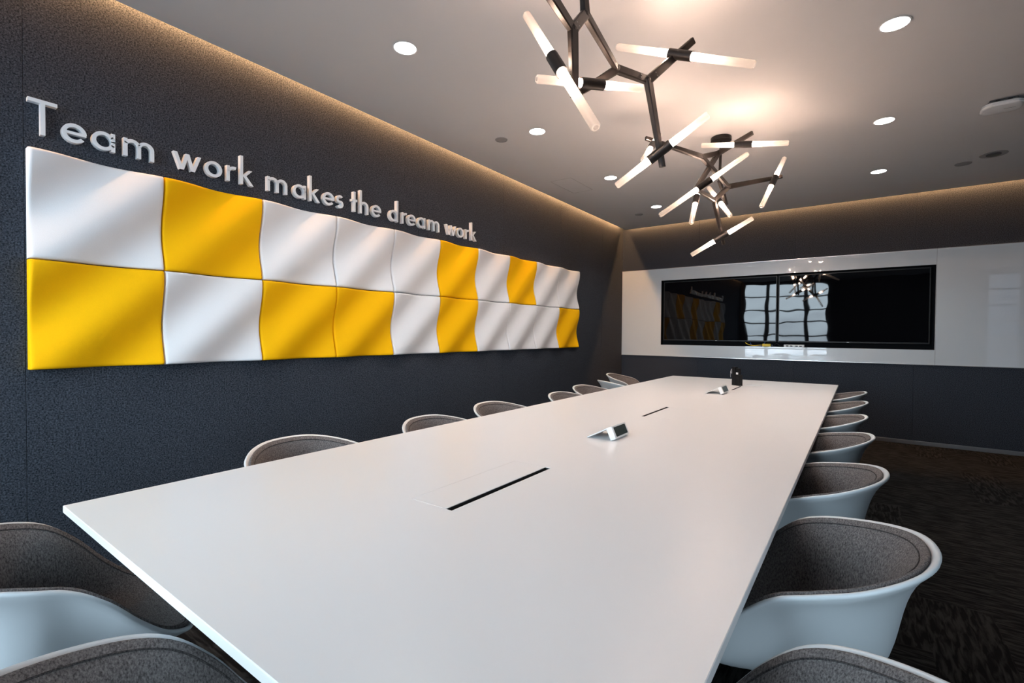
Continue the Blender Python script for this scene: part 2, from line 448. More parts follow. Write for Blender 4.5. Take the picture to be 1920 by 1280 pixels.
# ------------------------------------------------------------------ the two screens
ms, nts, outs = newmat('black_display_glass_wavy')
ps = principled(nts, (.002,.002,.003), .02, spec=.30)
tcs = nts.nodes.new('ShaderNodeTexCoord'); nzs = nts.nodes.new('ShaderNodeTexNoise'); nzs.inputs['Scale'].default_value = 3.2; nzs.inputs['Detail'].default_value = 1
nts.links.new(tcs.outputs['Object'], nzs.inputs['Vector'])
bps = nts.nodes.new('ShaderNodeBump'); bps.inputs['Strength'].default_value = .30; bps.inputs['Distance'].default_value = .004
nts.links.new(nzs.outputs['Fac'], bps.inputs['Height']); nts.links.new(bps.outputs[0], ps.inputs['Normal']); nts.links.new(ps.outputs[0], outs.inputs[0])
SCR = [(-2.415, -.905, 'wide black screen hanging beside the other, nearer the lettered wall'),
       (-.888, .640, 'wide black screen hanging beside the other, farther from the lettered wall')]
for x0, x1, lb in SCR:
    z0, z1, yf = 1.158, 2.035, YB+.035
    r = empty('wall_screen', ((x0+x1)/2, YB+.09, z0), 0, lb, 'television', 'pair of screens in the niche')
    wpart(MB().rng(x0, x1, yf+.006, YB+.09, z0, z1, bevel=.004), 'back_shell', M_['bezel'], r)
    mb = MB(); f = .011
    mb.rng(x0, x1, yf-.004, yf+.006, z0, z0+.016); mb.rng(x0, x1, yf-.004, yf+.006, z1-f, z1)
    mb.rng(x0, x0+f, yf-.004, yf+.006, z0+.016, z1-f); mb.rng(x1-f, x1, yf-.004, yf+.006, z0+.016, z1-f)
    wpart(mb, 'bezel', M_['bezel'], r)
    wpart(MB().rng(x0+f, x1-f, yf, yf+.005, z0+.016, z1-f), 'screen', ms, r)
    wpart(MB().rng((x0+x1)/2-.012, (x0+x1)/2+.012, yf-.0055, yf-.004, z0+.005, z0+.011), 'indicator', M_['plastic'], r)
    wpart(MB().rng((x0+x1)/2-.2, (x0+x1)/2+.2, YB+.09, YB+.0999, z0+.3, z0+.6), 'wall_bracket', M_['bezel'], r)
# boxes and cables on the floor of the niche
z = NZ0
r = empty('extender_box', (-.70, YB+.045, z), 0, 'small white connection box lying under the screens in the niche', 'box')
part(MB().rng(-.115, .115, -.03, .03, .002, .032, bevel=.003), 'case', M_['plastic'], r).location = (0,0,0)
for x in (-.075, -.03, .03, .075):
    MB().rng(x-.014, x+.014, -.0315, -.029, .008, .022).build('socket', M_['bezel'], r)
r = empty('cable_adapter', (-1.02, YB+.04, z), 0, 'small yellow plug adapter under the joint between the two screens', 'adapter')
MB().rng(-.05, .05, -.015, .015, .002, .038, bevel=.004).build('body', M_['cable_y'], r)
MB().rng(.05, .075, -.008, .008, .012, .028).build('plug', M_['bezel'], r)
def cable(pts, mat, label, rr=.004, name='cable'):
    # smooth catmull-rom
    P = [Vector(p) for p in pts]; out = []
    for i in range(len(P)-1):
        p0, p1, p2, p3 = P[max(i-1,0)], P[i], P[i+1], P[min(i+2,len(P)-1)]
        for k in range(6):
            t = k/6
            out.append(.5*((2*p1)+(p2-p0)*t+(2*p0-5*p1+4*p2-p3)*t*t+(3*p1-p0-3*p2+p3)*t**3))
    out.append(P[-1])
    return tag(MB().path(out, rr, 8).build(name, mat, None, smooth=True, origin=P[0]), label, 'cable')
cable([(-1.28,YB+.03,z+.05),(-1.24,YB+.02,z+.025),(-1.17,YB+.02,z+.012),(-1.10,YB+.03,z+.02),(-1.075,YB+.04,z+.02)], M_['cable_y'], 'thin yellow cable curving under the screen nearer the lettered wall')
cable([(-1.22,YB+.05,z+.05),(-1.2,YB+.05,z+.012),(-1.14,YB+.055,z+.006),(-1.08,YB+.065,z+.018),(-1.04,YB+.07,z+.06)], M_['cable_b'], 'thin blue cable looping beneath the two screens')
cable([(-.93,YB+.04,z+.02),(-.9,YB+.03,z+.045),(-.87,YB+.03,z+.02),(-.84,YB+.04,z+.012),(-.82,YB+.045,z+.02)], M_['bezel'], 'short black cable into the white connection box')

# ------------------------------------------------------------------ wavy wall panels
PY0, PY1, PZT, PZM, PZB = .473, 5.663, 2.071, 1.571, 1.068
PW = (PY1-PY0)/10; G = .0025
top = 'WYWWWYWYWW'; bot = 'YWYYWYWWWY'
def wavy(mat, wd, ht, n=34):
    bm = bmesh.new(); V = {}
    base, amp, er = .042, .0225, .012
    def s_(t, L):                       # edge rounding: sample positions bunched at the edges
        return t
    ts = [0, .004, .012, .025] + [i/(n-8) for i in range(1, n-8)] + [.975, .988, .996, 1]
    ts = sorted(set(ts)); m = len(ts)
    for i, u in enumerate(ts):
        for j, v in enumerate(ts):
            h = base + amp*math.sin(2*math.pi*(v-u+.33))
            du = min(u, 1-u)*wd; dv = min(v, 1-v)*ht
            for d in (du, dv):
                if d < er: h -= er*(1-math.sqrt(max(0, 1-((er-d)/er)**2)))*.9
            V[i, j] = bm.verts.new((h, u*wd, v*ht))
    for i in range(m-1):
        for j in range(m-1):
            bm.faces.new((V[i,j], V[i+1,j], V[i+1,j+1], V[i,j+1]))
    loop = [(i,0) for i in range(m)]+[(m-1,j) for j in range(1,m)]+[(i,m-1) for i in range(m-2,-1,-1)]+[(0,j) for j in range(m-2,0,-1)]
    B = [bm.verts.new((.0, V[k].co.y, V[k].co.z)) for k in loop]
    for a in range(len(loop)):
        b = (a+1) % len(loop)
        bm.faces.new((V[loop[a]], V[loop[b]], B[b], B[a]))
    bm.faces.new(B[::-1])
    mb = MB(); mb.bm.free(); mb.bm = bm
    return mb.build('wave_panel', mat, None, smooth=True, angle=50)
ordn = ['first', 'second', 'third', 'fourth', 'fifth', 'sixth', 'seventh', 'eighth', 'ninth', 'tenth']
protos = {}
for row, (zz, zt, s) in enumerate(((PZM, PZT, top), (PZB, PZM, bot))):
    for i, c in enumerate(s):
        key = (c, row)
        if key not in protos:
            o = wavy(M_['white_foam'] if c == 'W' else M_['yellow_foam'], PW-2*G, zt-zz-2*G); protos[key] = o
        else:
            o = protos[key].copy(); COL.objects.link(o)
        o.location = (XL+.0005, PY0+i*PW+G, zz+G)
        cn = 'white' if c == 'W' else 'yellow'; rw = 'upper' if row == 0 else 'lower'
        tag(o, f"{cn} wavy fabric wall panel, {ordn[i]} from the near end in the {rw} row", 'wall panel', 'wavy panels on the lettered wall')

# ------------------------------------------------------------------ raised lettering
LD = .030; BASE = 2.139; XH = .0905; ASC = .170; CAPH = .158; SW = .0165
def stroke(a, b, w=SW):
    a, b = Vector(a), Vector(b); d = (b-a).normalized(); n = Vector((-d.y, d.x))*w/2
    return [tuple(a-n), tuple(b-n), tuple(b+n), tuple(a+n)]
def arc(cx, cy, r, a0, a1, w=SW, n=28, ry=None):
    ry = ry or r; q = []
    for k in range(n):
        t0 = math.radians(a0+(a1-a0)*k/n); t1 = math.radians(a0+(a1-a0)*(k+1)/n)
        o = lambda t, s: (cx+(r+s*w/2)*math.cos(t), cy+(ry+s*w/2)*math.sin(t))
        q.append([o(t0,-1), o(t0,1), o(t1,1), o(t1,-1)])
    return q
def dstroke(x0, x1, w=SW*1.12):
    """diagonal with horizontal cut ends: (x0 at top y1) -> (x1 at bottom y0)"""
    (xa, ya), (xb, yb) = x0, x1
    return [(xa-w/2, ya), (xa+w/2, ya), (xb+w/2, yb), (xb-w/2, yb)]
def glyph(ch):
    r = XH/2-SW/2; c = XH/2; h = SW/2
    if ch == 'T': return [stroke((0,CAPH-h),(.099,CAPH-h)), stroke((.0495,0),(.0495,CAPH-SW))]
    if ch == 'e': return arc(c, c, r, 4, 322) + [stroke((SW*.8,c),(XH-.0015,c), SW*.8)]
    if ch == 'a': return arc(c, c, r, 0, 360, n=36) + [stroke((XH-h,0),(XH-h,XH))]
    if ch == 'd': return arc(c, c, r, 0, 360, n=36) + [stroke((XH-h,0),(XH-h,ASC))]
    if ch == 'o': return arc(c, c, r, 0, 360, n=36)
    if ch in 'mhr':
        g = [stroke((h,0),(h,ASC if ch == 'h' else XH))]
        if ch == 'r':
            return g + arc(h+.034, XH-.042, .034, 180, 75, n=12)
        ra = (.030 if ch == 'h' else .0285)
        for k in range(1 if ch == 'h' else 2):
            x = h+2*ra*k
            g += arc(x+ra, XH-h-ra, ra, 180, 0, n=16) + [stroke((x+2*ra,0),(x+2*ra,XH-h-ra))]
        return g
    if ch == 'w':
        xs_ = [.008,.040,.067,.094,.126]
        return [dstroke((xs_[0],XH),(xs_[1],0)), dstroke((xs_[2],XH),(xs_[1],0)), dstroke((xs_[2],XH),(xs_[3],0)), dstroke((xs_[4],XH),(xs_[3],0))]
    if ch == 'k':
        return [stroke((h,0),(h,ASC)), dstroke((.060,XH),(.019,XH*.52), SW*1.25), dstroke((.026,XH*.58),(.068,0), SW*1.25)]
    if ch == 't': return [stroke((.0225,0),(.0225,ASC*.86)), stroke((0,XH-h),(.045,XH-h))]
    if ch == 's':
        rs = .0205
        return arc(.029, XH-h-rs+.001, rs, 40, 240, n=14) + arc(.028, h+rs-.001, rs, -140, 60, n=14) + [stroke((.0185,XH-h-rs*1.85),(.039,h+rs*1.85), SW*1.0)]
TXT = [('Team', [('T',.479),('e',.592),('a',.701),('m',.825)]),
       ('work', [('w',1.044),('o',1.199),('r',1.315),('k',1.391)]),
       ('makes', [('m',1.554),('a',1.724),('k',1.840),('e',1.940),('s',2.047)]),
       ('the', [('t',2.176),('h',2.246),('e',2.352)]),
       ('dream', [('d',2.522),('r',2.652),('e',2.712),('a',2.822),('m',2.950)]),
       ('work', [('w',3.165),('o',3.312),('r',3.428),('k',3.510)])]
for wi, (word, ls) in enumerate(TXT):
    for li, (ch, y0) in enumerate(ls):
        mb = MB()
        for k, poly in enumerate(glyph(ch)):
            e = .00012*(k % 3)      # keeps overlapping strokes from lying exactly in one plane
            f1 = lambda a, b, e=e: (LD+e, a, b); f0 = lambda a, b: (0.0, a, b)
            mb.prism(poly, f0, f1)
        o = mb.build('wall_letter', M_['letter']); o.location = (XL+.0005, y0, BASE)
        wname = word if word != 'work' else ('first work' if wi == 1 else 'last work')
        tag(o, f"raised white letter {ch}, {ordn[li]} letter of the {wname if word=='work' else 'word '+word}", 'letter', 'raised lettering above the wavy panels')

# ------------------------------------------------------------------ the table
TX0, TX1, TY0, TY1, TZ = -1.871, -.176, .36, 5.975, .74
tb = empty('conference_table', ((TX0+TX1)/2, (TY0+TY1)/2, 0), 0, 'very long white conference table with flush cable flaps down its middle', 'table')
SL = [(-.966, -.942, 1.01, 1.555), (-1.098, -1.076, 2.887, 3.369), (-.962, -.944, 4.773, 5.185)]
# top built as bands round the three slots, with an underside chamfer at the rim
mb = MB(); th = .048
def slab(x0, x1, y0, y1, z0=TZ-th, z1=TZ): mb.rng(x0, x1, y0, y1, z0, z1)
bm = mb.bm
xs = sorted({TX0, TX1, *[s[0] for s in SL], *[s[1] for s in SL]}); ys = sorted({TY0, TY1, *[s[2] for s in SL], *[s[3] for s in SL]})
def hole(x, y): return any(s[0] < x < s[1] and s[2] < y < s[3] for s in SL)
vt, vb = {}, {}
ins = .022; bv = .0015
def mapx(x, k): return x + (k if x == xs[0] else -k if x == xs[-1] else 0)
def mapy(y, k): return y + (k if y == ys[0] else -k if y == ys[-1] else 0)
lv = []
for z_, k in ((TZ, bv), (TZ-bv, 0), (TZ-.020, 0), (TZ-th, ins)):
    lv.append({(i,j): bm.verts.new((mapx(x,k), mapy(y,k), z_)) for i, x in enumerate(xs) for j, y in enumerate(ys)})
nx, ny = len(xs), len(ys)
H = {(i,j): hole((xs[i]+xs[i+1])/2, (ys[j]+ys[j+1])/2) for i in range(nx-1) for j in range(ny-1)}
for (i,j), h_ in H.items():
    if not h_:
        t_ = lv[0]; bm.faces.new((t_[i,j], t_[i+1,j], t_[i+1,j+1], t_[i,j+1]))
        t_ = lv[3]; bm.faces.new((t_[i,j], t_[i,j+1], t_[i+1,j+1], t_[i+1,j]))
def wall_(a, b):
    for L0, L1 in zip(lv, lv[1:]): bm.faces.new((L0[a], L0[b], L1[b], L1[a]))
for i in range(nx-1):
    for j in range(ny):
        s0 = H.get((i,j-1), True); s1 = H.get((i,j), True)
        if s0 != s1: wall_((i,j), (i+1,j))
for j in range(ny-1):
    for i in range(nx):
        s0 = H.get((i-1,j), True); s1 = H.get((i,j), True)
        if s0 != s1: wall_((i,j), (i,j+1))
for v in [v for v in bm.verts if not v.link_faces]: bm.verts.remove(v)
wpart(mb, 'tabletop', M_['laminate'], tb)
for k, (a, b, c, d) in enumerate(SL):
    wpart(MB().rng(a-.01, b+.01, c-.01, d+.01, TZ-.085, TZ-th), 'cable_channel', M_['void'], tb)
    mb = MB(); zt_, zb_ = TZ-.0015, TZ-th
    mb.rng(a-.0005, a+.002, c, d, zb_, zt_); mb.rng(b-.002, b+.0005, c, d, zb_, zt_); mb.rng(a, b, c-.0005, c+.002, zb_, zt_); mb.rng(a, b, d-.002, d+.0005, zb_, zt_)
    wpart(mb, 'dark_slot_liner', M_['void'], tb)  # liner added to paint the slot walls as dark as deep shade
    # flap outline: hairline joints with bright metal edging
    o_ = -.145 if k != 1 else .16
    xa, xb = (a+o_, a) if o_ < 0 else (b, b+o_)
    mb = MB(); e = .0015; hz = TZ+.0004
    mb.rng(xa, xa+e*1.3, c, d, TZ-.001, hz)
    mb.rng(xa, xb, c, c+e*1.6, TZ-.001, hz); mb.rng(xa, xb, d-e*1.6, d, TZ-.001, hz)
    wpart(mb, 'flap_edge', M_['seam'], tb)
for y in (1.25, 3.17, 5.1):
    mb = MB(); mb.rng(-1.43, -.62, y-.04, y+.04, .03, TZ-.11)
    mb.rng(-1.50, -.55, y-.09, y+.09, 0, .03, bevel=.004); mb.rng(-1.43, -.62, y-.06, y+.06, TZ-.11, TZ-.087)
    wpart(mb, 'pedestal', M_['plastic'], tb)
mb = MB(); mb.rng(-1.5, -1.44, TY0+.3, TY1-.3, TZ-.11, TZ-th); mb.rng(-.61, -.55, TY0+.3, TY1-.3, TZ-.11, TZ-th)
wpart(mb, 'support_rail', M_['plastic'], tb)

# ------------------------------------------------------------------ table devices
def sign(y0, L, lb, lit):
    r = empty('desk_display', (-.955, y0, TZ), 0, lb, 'desk display', 'tent shaped displays on the table')
    # block with the dark display leaning toward +x
    t = .030; hgt = .062; lean = math.radians(24)
    R = Matrix.Rotation(-lean, 3, 'Y')
    c = Vector((0, L/2, hgt/2*math.cos(lean)+t/2*math.sin(lean)+.0006))
    MB().box(c, (t, L, hgt), R, bevel=.003).build('body', M_['plastic'], r)
    n = R @ Vector((1,0,0))
    MB().box(c+n*(t/2+.0006), (.0012, L*.80, hgt*.74), R).build('display', M_['lcd'], r)
    # thin rear wing from the top of the block down to the table
    tp = c + R @ Vector((-t/2+.002, 0, hgt/2-.004)); ft = Vector((-.125, L/2, .0025))
    d = tp-ft; ang = math.atan2(d.z, d.x); 
    MB().box((tp+ft)/2, (d.length, L, .004), Matrix.Rotation(-ang, 3, 'Y')).build('rear_wing', M_['plastic'], r)
    return r
sign(2.125, .165, 'white tent shaped desk display on the table, nearer of the two', 1)
sign(4.345, .20, 'white tent shaped desk display on the table, farther one beside the black unit', 0)
r = empty('power_unit', (-1.00, 5.24, TZ), 0, 'upright black power unit standing at the far cable flap of the table', 'power unit')
r.rotation_euler.z = math.radians(-35)
MB().rng(-.048, -.008, -.02, .02, .0, .185, bevel=.003).build('column', M_['bezel'], r)
MB().rng(-.008, .052, -.018, .022, .0, .108, bevel=.003).build('body', M_['bezel'], r)
MB().rng(-.008, .034, -.008, .016, .108, .175, bevel=.002).build('plug_block', M_['bezel'], r)
MB().rng(-.002, .024, -.0115, -.008, .112, .132, bevel=.001).build('port', M_['plastic'], r)
lp = [(-.048, 0, .16), (-.060, 0, .168), (-.076, 0, .155), (-.086, 0, .13), (-.087, 0, .10), (-.085, 0, .075)]
MB().path(lp, .0028, 8).build('cable', M_['alu'], r, smooth=True)
MB().lathe([(-.008, .024), (.008, .024)], (-.052, 0, .135), Matrix.Rotation(math.pi/2, 3, 'Y'), 24).build('cable_reel', M_['grey'], r, smooth=True)
pl = MB().rng(-.93, -.80, 5.28, 5.43, TZ+.0003, TZ+.004, bevel=.001).build('white_plate', M_['plastic'], None, origin=(-.865, 5.355, TZ))  # thin flat white plate just above the tabletop
tag(pl, 'small flat white plate lying on the table beside the black power unit', 'cover plate')

# ------------------------------------------------------------------ chairs
def catmull(P, n):
    """closed curve through P (Vectors), n samples evenly in parameter"""
    m = len(P); out = []
    for q in range(n):
        t = q*m/n; i = int(t); t -= i
        p0, p1, p2, p3 = P[(i-1) % m], P[i % m], P[(i+1) % m], P[(i+2) % m]
        out.append(.5*((2*p1)+(p2-p0)*t+(2*p0-5*p1+4*p2-p3)*t*t+(3*p1-p0-3*p2+p3)*t**3))
    return out
half = [(.000,-.280,.760), (.105,-.264,.757), (.190,-.216,.744), (.256,-.140,.724), (.290,-.055,.704), (.294,.010,.680),
        (.286,.075,.625), (.270,.135,.552), (.248,.195,.492), (.195,.258,.455), (.100,.285,.443), (.000,.290,.440)]
half = [(x*.94, y, z) for x, y, z in half]
RIM = [Vector(p) for p in half] + [Vector((-x, y, z)) for x, y, z in half[-2:0:-1]]
NR, NS = 88, 16
rim = catmull(RIM, NR)
SC = Vector((0, .0, .418))
def prof(R, s):
    """point on the outer shell between seat centre (s=0) and rim point R (s=1)"""
    hz = R.z-SC.z; k = min(1, max(0, hz/.25))
    b1 = (1.03*k+.60*(1-k), 0); b2 = (.55*k+.86*(1-k), .60*k+.30*(1-k))
    t = s; a = 3*(1-t)**2*t; b = 3*(1-t)*t*t; c = t**3
    rho = a*b1[0] + b*b2[0] + c
    zz = b*b2[1] + c
    # tall walls: drop in quickly, climb, flare at the lip
    p = SC + Vector(((R.x-SC.x)*rho, (R.y-SC.y)*rho, hz*zz))
    p.z -= .012*math.sin(math.pi*min(1, s*1.2))*(1-k)
    return p
def surf(s0, s1, n):
    return [[prof(R, s0+(s1-s0)*j/n) for R in rim] for j in range(n+1)]
def shell_mesh(smax, off0, off1, name, mat, parent, edge_round=True):
    """closed skin between two offsets of the shell surface"""
    rows = surf(.06, smax, NS)
    def normal(j, i):
        a = rows[j][(i+1) % NR]-rows[j][(i-1) % NR]
        b = rows[min(j+1, NS)][i]-rows[max(j-1, 0)][i]
        n = a.cross(b).normalized()
        return n
    ns = [[normal(j, i) for i in range(NR)] for j in range(NS+1)]
    if ns[0][0].z < 0: ns = [[-n for n in r] for r in ns]
    bm = bmesh.new()
    O = [[bm.verts.new(rows[j][i]+ns[j][i]*off0) for i in range(NR)] for j in range(NS+1)]
    I = [[bm.verts.new(rows[j][i]+ns[j][i]*off1) for i in range(NR)] for j in range(NS+1)]
    # rounded lip
    th = abs(off1-off0)
    lip = []
    tg = [(rows[NS][i]-rows[NS-1][i]).normalized() for i in range(NR)]
    for fr, ex in ((.2, .38), (.5, .5), (.8, .38)):
        lip.append([bm.verts.new(rows[NS][i]+ns[NS][i]*(off0+(off1-off0)*fr)+tg[i]*th*ex) for i in range(NR)])
    seq = O + lip + I[::-1]
    for A, B in zip(seq, seq[1:]):
        for i in range(NR):
            k = (i+1) % NR; bm.faces.new((A[i], A[k], B[k], B[i]))
    bm.faces.new(O[0]); bm.faces.new(I[0][::-1])
    mb = MB(); mb.bm.free(); mb.bm = bm
    return mb.build(name, mat, parent, smooth=True, angle=75)
def make_chair():
    r = empty('tub_chair', (0,0,0))
    shell_mesh(1.0, 0, .012, 'shell', M_['shell'], r)
    shell_mesh(.978, .0125, .0235, 'upholstery', M_['fabric'], r)
    # stitched piping line just inside the padded edge
    pts = []
    rows = [prof(R, .948) for R in rim]
    for i in range(NR):
        a = rows[(i+1) % NR]-rows[i-1]; b = prof(rim[i], .96)-prof(rim[i], .935)
        n = a.cross(b).normalized()
        if n.dot(Vector((0,0,1))) < 0 and abs(n.z) > .3: n = -n
        q = rows[i]; c = Vector((0,0,.75))-q
        if n.dot(c) < 0: n = -n
        pts.append(q+n*.0238)
    MB().path(pts, .0016, 6, closed=True).build('piping', M_['piping'], r, smooth=True)
    MB().lathe([(.0,.10),(.012,.10),(.02,.05),(.03,.04)], (0,0,.395), None, 28).build('seat_mount', M_['bezel'], r, smooth=True)
    MB().lathe([(0,.028),(.20,.028),(.201,.018),(.315,.018)], (0,0,.085), None, 24).build('gas_column', M_['bezel'], r, smooth=True)
    MB().lathe([(0,.035),(.01,.042),(.035,.042),(.045,.032)], (0,0,.068), None, 24).build('hub', M_['bezel'], r, smooth=True)
    for k in range(5):
        a = math.radians(90+72*k+18); d = Vector((math.cos(a), math.sin(a), 0)); s = Vector((-d.y, d.x, 0))
        lg = MB().bar(d*.03+Vector((0,0,.092)), d*.275+Vector((0,0,.070)), .040, .030, .026, .018).build('leg', M_['bezel'], r)
        mb = MB(); c = d*.272+Vector((0,0,.0265)); q = Matrix((s.cross(Vector((0,0,1))), Vector((0,0,1)), s)).transposed()
        q = s.to_track_quat('Z', 'Y').to_matrix()
        for o_ in (-.015, .015):
            mb.lathe([(-.007,.020),(-.006,.026),(.006,.026),(.007,.020)], c+s*o_, q, 20)
        mb.tube(c-s*.012, c+s*.012, .006, seg=8); mb.tube(c+Vector((0,0,.004)), c+Vector((0,0,.045)), .006, seg=8)
        mb.build('caster', M_['bezel'], lg, smooth=True)
    return r
proto = make_chair()
R_ = math.radians
CH = [  # x, y, turn, label
    (-.075, .740, 86, 'tub chair nearest the camera on the carpet side, only its grey back top in view'),
    (-.127, 1.430, 90, 'white tub chair, second from the near end on the carpet side in full view'),
    (-.190, 2.130, 90, 'white tub chair, third from the near end on the carpet side of the table'),
    (-.215, 2.865, 90, 'white tub chair, fourth from the near end on the carpet side of the table'),
    (-.235, 3.550, 90, 'white tub chair, fifth from the near end on the carpet side of the table'),
    (-.225, 4.320, 90, 'white tub chair, sixth from the near end on the carpet side of the table'),
    (-.225, 5.080, 90, 'white tub chair farthest along the carpet side, nearest the glass board'),
    (-1.850, 1.165, -90, 'grey lined tub chair nearest the camera between the table and the lettered wall'),
    (-1.780, 1.930, -90, 'tub chair between table and lettered wall, second from the near end'),
    (-1.850, 2.600, -90, 'tub chair between table and lettered wall, third from the near end'),
    (-1.760, 3.400, -90, 'tub chair between table and lettered wall, fourth from the near end'),
    (-1.870, 4.000, -90, 'tub chair between table and lettered wall, fifth from the near end'),
    (-2.000, 4.780, -35, 'tub chair between table and lettered wall showing only a white arm edge above the table'),
    (-2.220, 5.470, -80, 'farthest tub chair by the lettered wall, nearest the screens'),
    (-1.640, .285, -5, 'dark grey lined tub chair at the near head of the table, nearer the lettered wall'),
    (-.770, .235, -20, 'dark grey lined tub chair at the near head, mostly cropped by the frame'),
]
for i, (x, y, a, lb) in enumerate(CH):
    o = proto if i == 0 else copy_tree(proto)
    o.location = (x, y, 0); o.rotation_euler = (0, 0, R_(a))
    tag(o, lb, 'chair', 'tub chairs round the conference table')

# ------------------------------------------------------------------ ceiling fittings
def make_downlight():
    r = empty('downlight', (0,0,0))
    MB().lathe([(-.003,.070),(-.004,.068),(-.004,.062),(.0005,.0605),(.0005,.070)], (0,0,0), None, 40, cap=False).build('trim_ring', M_['plastic'], r, smooth=True)
    MB().lathe([(-.0022,.0605),(-.0012,.0608)], (0,0,0), None, 40).build('diffuser', M_['downlight'], r)
    ld = bpy.data.lights.new('downlight_beam', 'SPOT'); ld.energy = SPOT; ld.spot_size = R_(120); ld.spot_blend = .8; ld.shadow_soft_size = .06; ld.color = (1,.95,.9)
    lo = bpy.data.objects.new('downlight_beam', ld); COL.objects.link(lo); lo.parent = r; lo.location = (0,0,-.012)
    return r
dl = make_downlight()
DL = [(-2.127, 1.877, 'round downlight nearest the camera in the row beside the lettered wall'), (-2.127, 3.26, 'second round downlight in the row beside the lettered wall'),
      (-2.127, 4.66, 'third round downlight in the row beside the lettered wall'), (-2.127, 6.04, 'last round downlight in the row beside the lettered wall, nearest the screen wall'),
      (.12, 3.209, 'large bright round downlight above the carpet side, nearest the camera'), (.12, 4.60, 'middle round downlight of the row above the carpet side'),
      (.12, 5.985, 'farthest round downlight of the row above the carpet side')]
for i, (x, y, lb) in enumerate(DL):
    o = dl if i == 0 else copy_tree(dl)
    o.location = (x, y, ZC); tag(o, lb, 'downlight', 'recessed ceiling downlights')
def disc(x, y, rad, lb, ring=False, name='ceiling_speaker', cat='ceiling fitting'):
    r = empty(name, (x, y, ZC), 0, lb, cat)
    MB().lathe([(-.002,rad*.8),(-.003,rad*.82),(-.004,rad*.98),(.0005,rad)], (0,0,0), None, 40).build('rim', M_['grey'], r, smooth=True)
    if ring: MB().lathe([(-.010,rad*.42),(-.009,rad*.5),(-.001,rad*.55)], (0,0,0), None, 32).build('grille', M_['frame'], r, smooth=True)
    else: MB().lathe([(-.0035,rad*.74),(-.002,rad*.78)], (0,0,0), None, 32).build('cover', M_['grey'], r)
disc(-2.466, 3.229, .052, 'small grey round plate in the ceiling above the lettering', name='ceiling_sensor')
disc(-2.459, 6.307, .055, 'small grey round plate in the ceiling near the far corner', name='ceiling_sensor')
disc(.934, 5.996, .095, 'larger round ceiling fitting with a dark centre beyond the white access point', ring=True)
disc(.757, 6.169, .062, 'flat dark oval looking disc in the ceiling nearest the screen wall', name='ceiling_sensor')
r = empty('access_point', (.765, 4.69, ZC), 0, 'white rounded wireless access point fixed under the ceiling', 'access point')
MB().rng(-.070, .070, -.065, .065, -.020, -.0005, bevel=.004).build('bracket', M_['frame'], r)
def rsq(w, h, rad, n=8):
    pts = []
    for cx, cy, a in ((w-rad,h-rad,0),(-w+rad,h-rad,90),(-w+rad,-h+rad,180),(w-rad,-h+rad,270)):
        for k in range(n+1):
            t = math.radians(a+90*k/n); pts.append((cx+rad*math.cos(t), cy+rad*math.sin(t)))
    return pts
mb = MB()
prs = [(-.020,.096,.078),(-.026,.104,.086),(-.042,.106,.088),(-.050,.100,.082),(-.052,.090,.072)]
rg = [[mb.bm.verts.new((x, y, z_)) for x, y in rsq(w_, h_, .055)] for z_, w_, h_ in prs]
for A, B in zip(rg, rg[1:]):
    for i in range(len(A)):
        k = (i+1) % len(A); mb.bm.faces.new((A[i], A[k], B[k], B[i]))
mb.bm.faces.new(rg[0]); mb.bm.faces.new(rg[-1][::-1])
mb.build('housing', M_['plastic'], r, smooth=True)
for x in (-.03, .03): MB().rng(x-.012, x+.012, -.068, -.064, -.018, -.008).build('port', M_['bezel'], r)
MB().rng(.01, .07, -.001, .001, -.0532, -.0518).build('badge_line', M_['grey'], r)

# ------------------------------------------------------------------ branching chandelier
NODES = {
    'A0': (-0.921, 1.483, 2.466),
    'A1': (-0.928, 1.356, 2.544),
    'B': (-0.91, 1.638, 2.414),
    'C': (-0.939, 1.793, 2.565),
    'C1': (-0.932, 1.763, 2.668),
    'D': (-0.881, 1.603, 2.133),
    'E': (-0.942, 2.123, 2.488),
    'G': (-1.032, 1.931, 2.329),
    'F': (-0.842, 2.256, 2.463),
    'H': (-0.67, 2.386, 2.656),
    'I': (-0.797, 2.343, 2.067),
    'J': (-1.233, 3.274, 2.615),
    'K': (-0.969, 3.711, 2.561),
    'P': (-0.92, 3.996, 2.665),
    'Nn': (-0.663, 3.899, 2.729),
    'O': (-0.987, 3.631, 2.31),
    'M': (-0.874, 4.147, 2.435),
    'R': (-0.53, 4.399, 2.519),
    'U': (-0.966, 4.078, 2.327),
    'V': (-0.922, 4.227, 1.992),
    'W': (-1.029, 3.848, 2.358),
    'Q0': (-0.958, 4.212, 2.517),
    'Q1': (-0.909, 4.243, 2.316),
}
TUBES = [
    ((-1.136, 1.653, 2.563), (-0.705, 1.428, 1.918)),  # 0.81
    ((-1.116, 1.702, 2.316), (-0.837, 2.167, 2.387)),  # 0.55
    ((-1.033, 2.324, 2.72), (-0.391, 2.333, 2.429)),  # 0.70
    ((-1.018, 2.3, 2.002), (-0.583, 2.333, 2.262)),  # 0.51
    ((-1.191, 3.423, 2.681), (-1.136, 2.974, 2.356)),  # 0.56
    ((-0.984, 3.749, 2.659), (-0.421, 3.815, 2.573)),  # 0.57
    ((-1.17, 3.395, 2.094), (-0.67, 3.767, 2.538)),  # 0.77
    ((-1.074, 4.073, 2.507), (-1.021, 3.643, 2.069)),  # 0.62
    ((-1.076, 4.353, 2.512), (-0.819, 3.954, 2.158)),  # 0.59
    ((-0.631, 4.117, 2.232), (-0.523, 4.486, 2.692)),  # 0.60
    ((-1.156, 4.138, 1.913), (-0.699, 4.186, 2.169)),  # 0.53
]

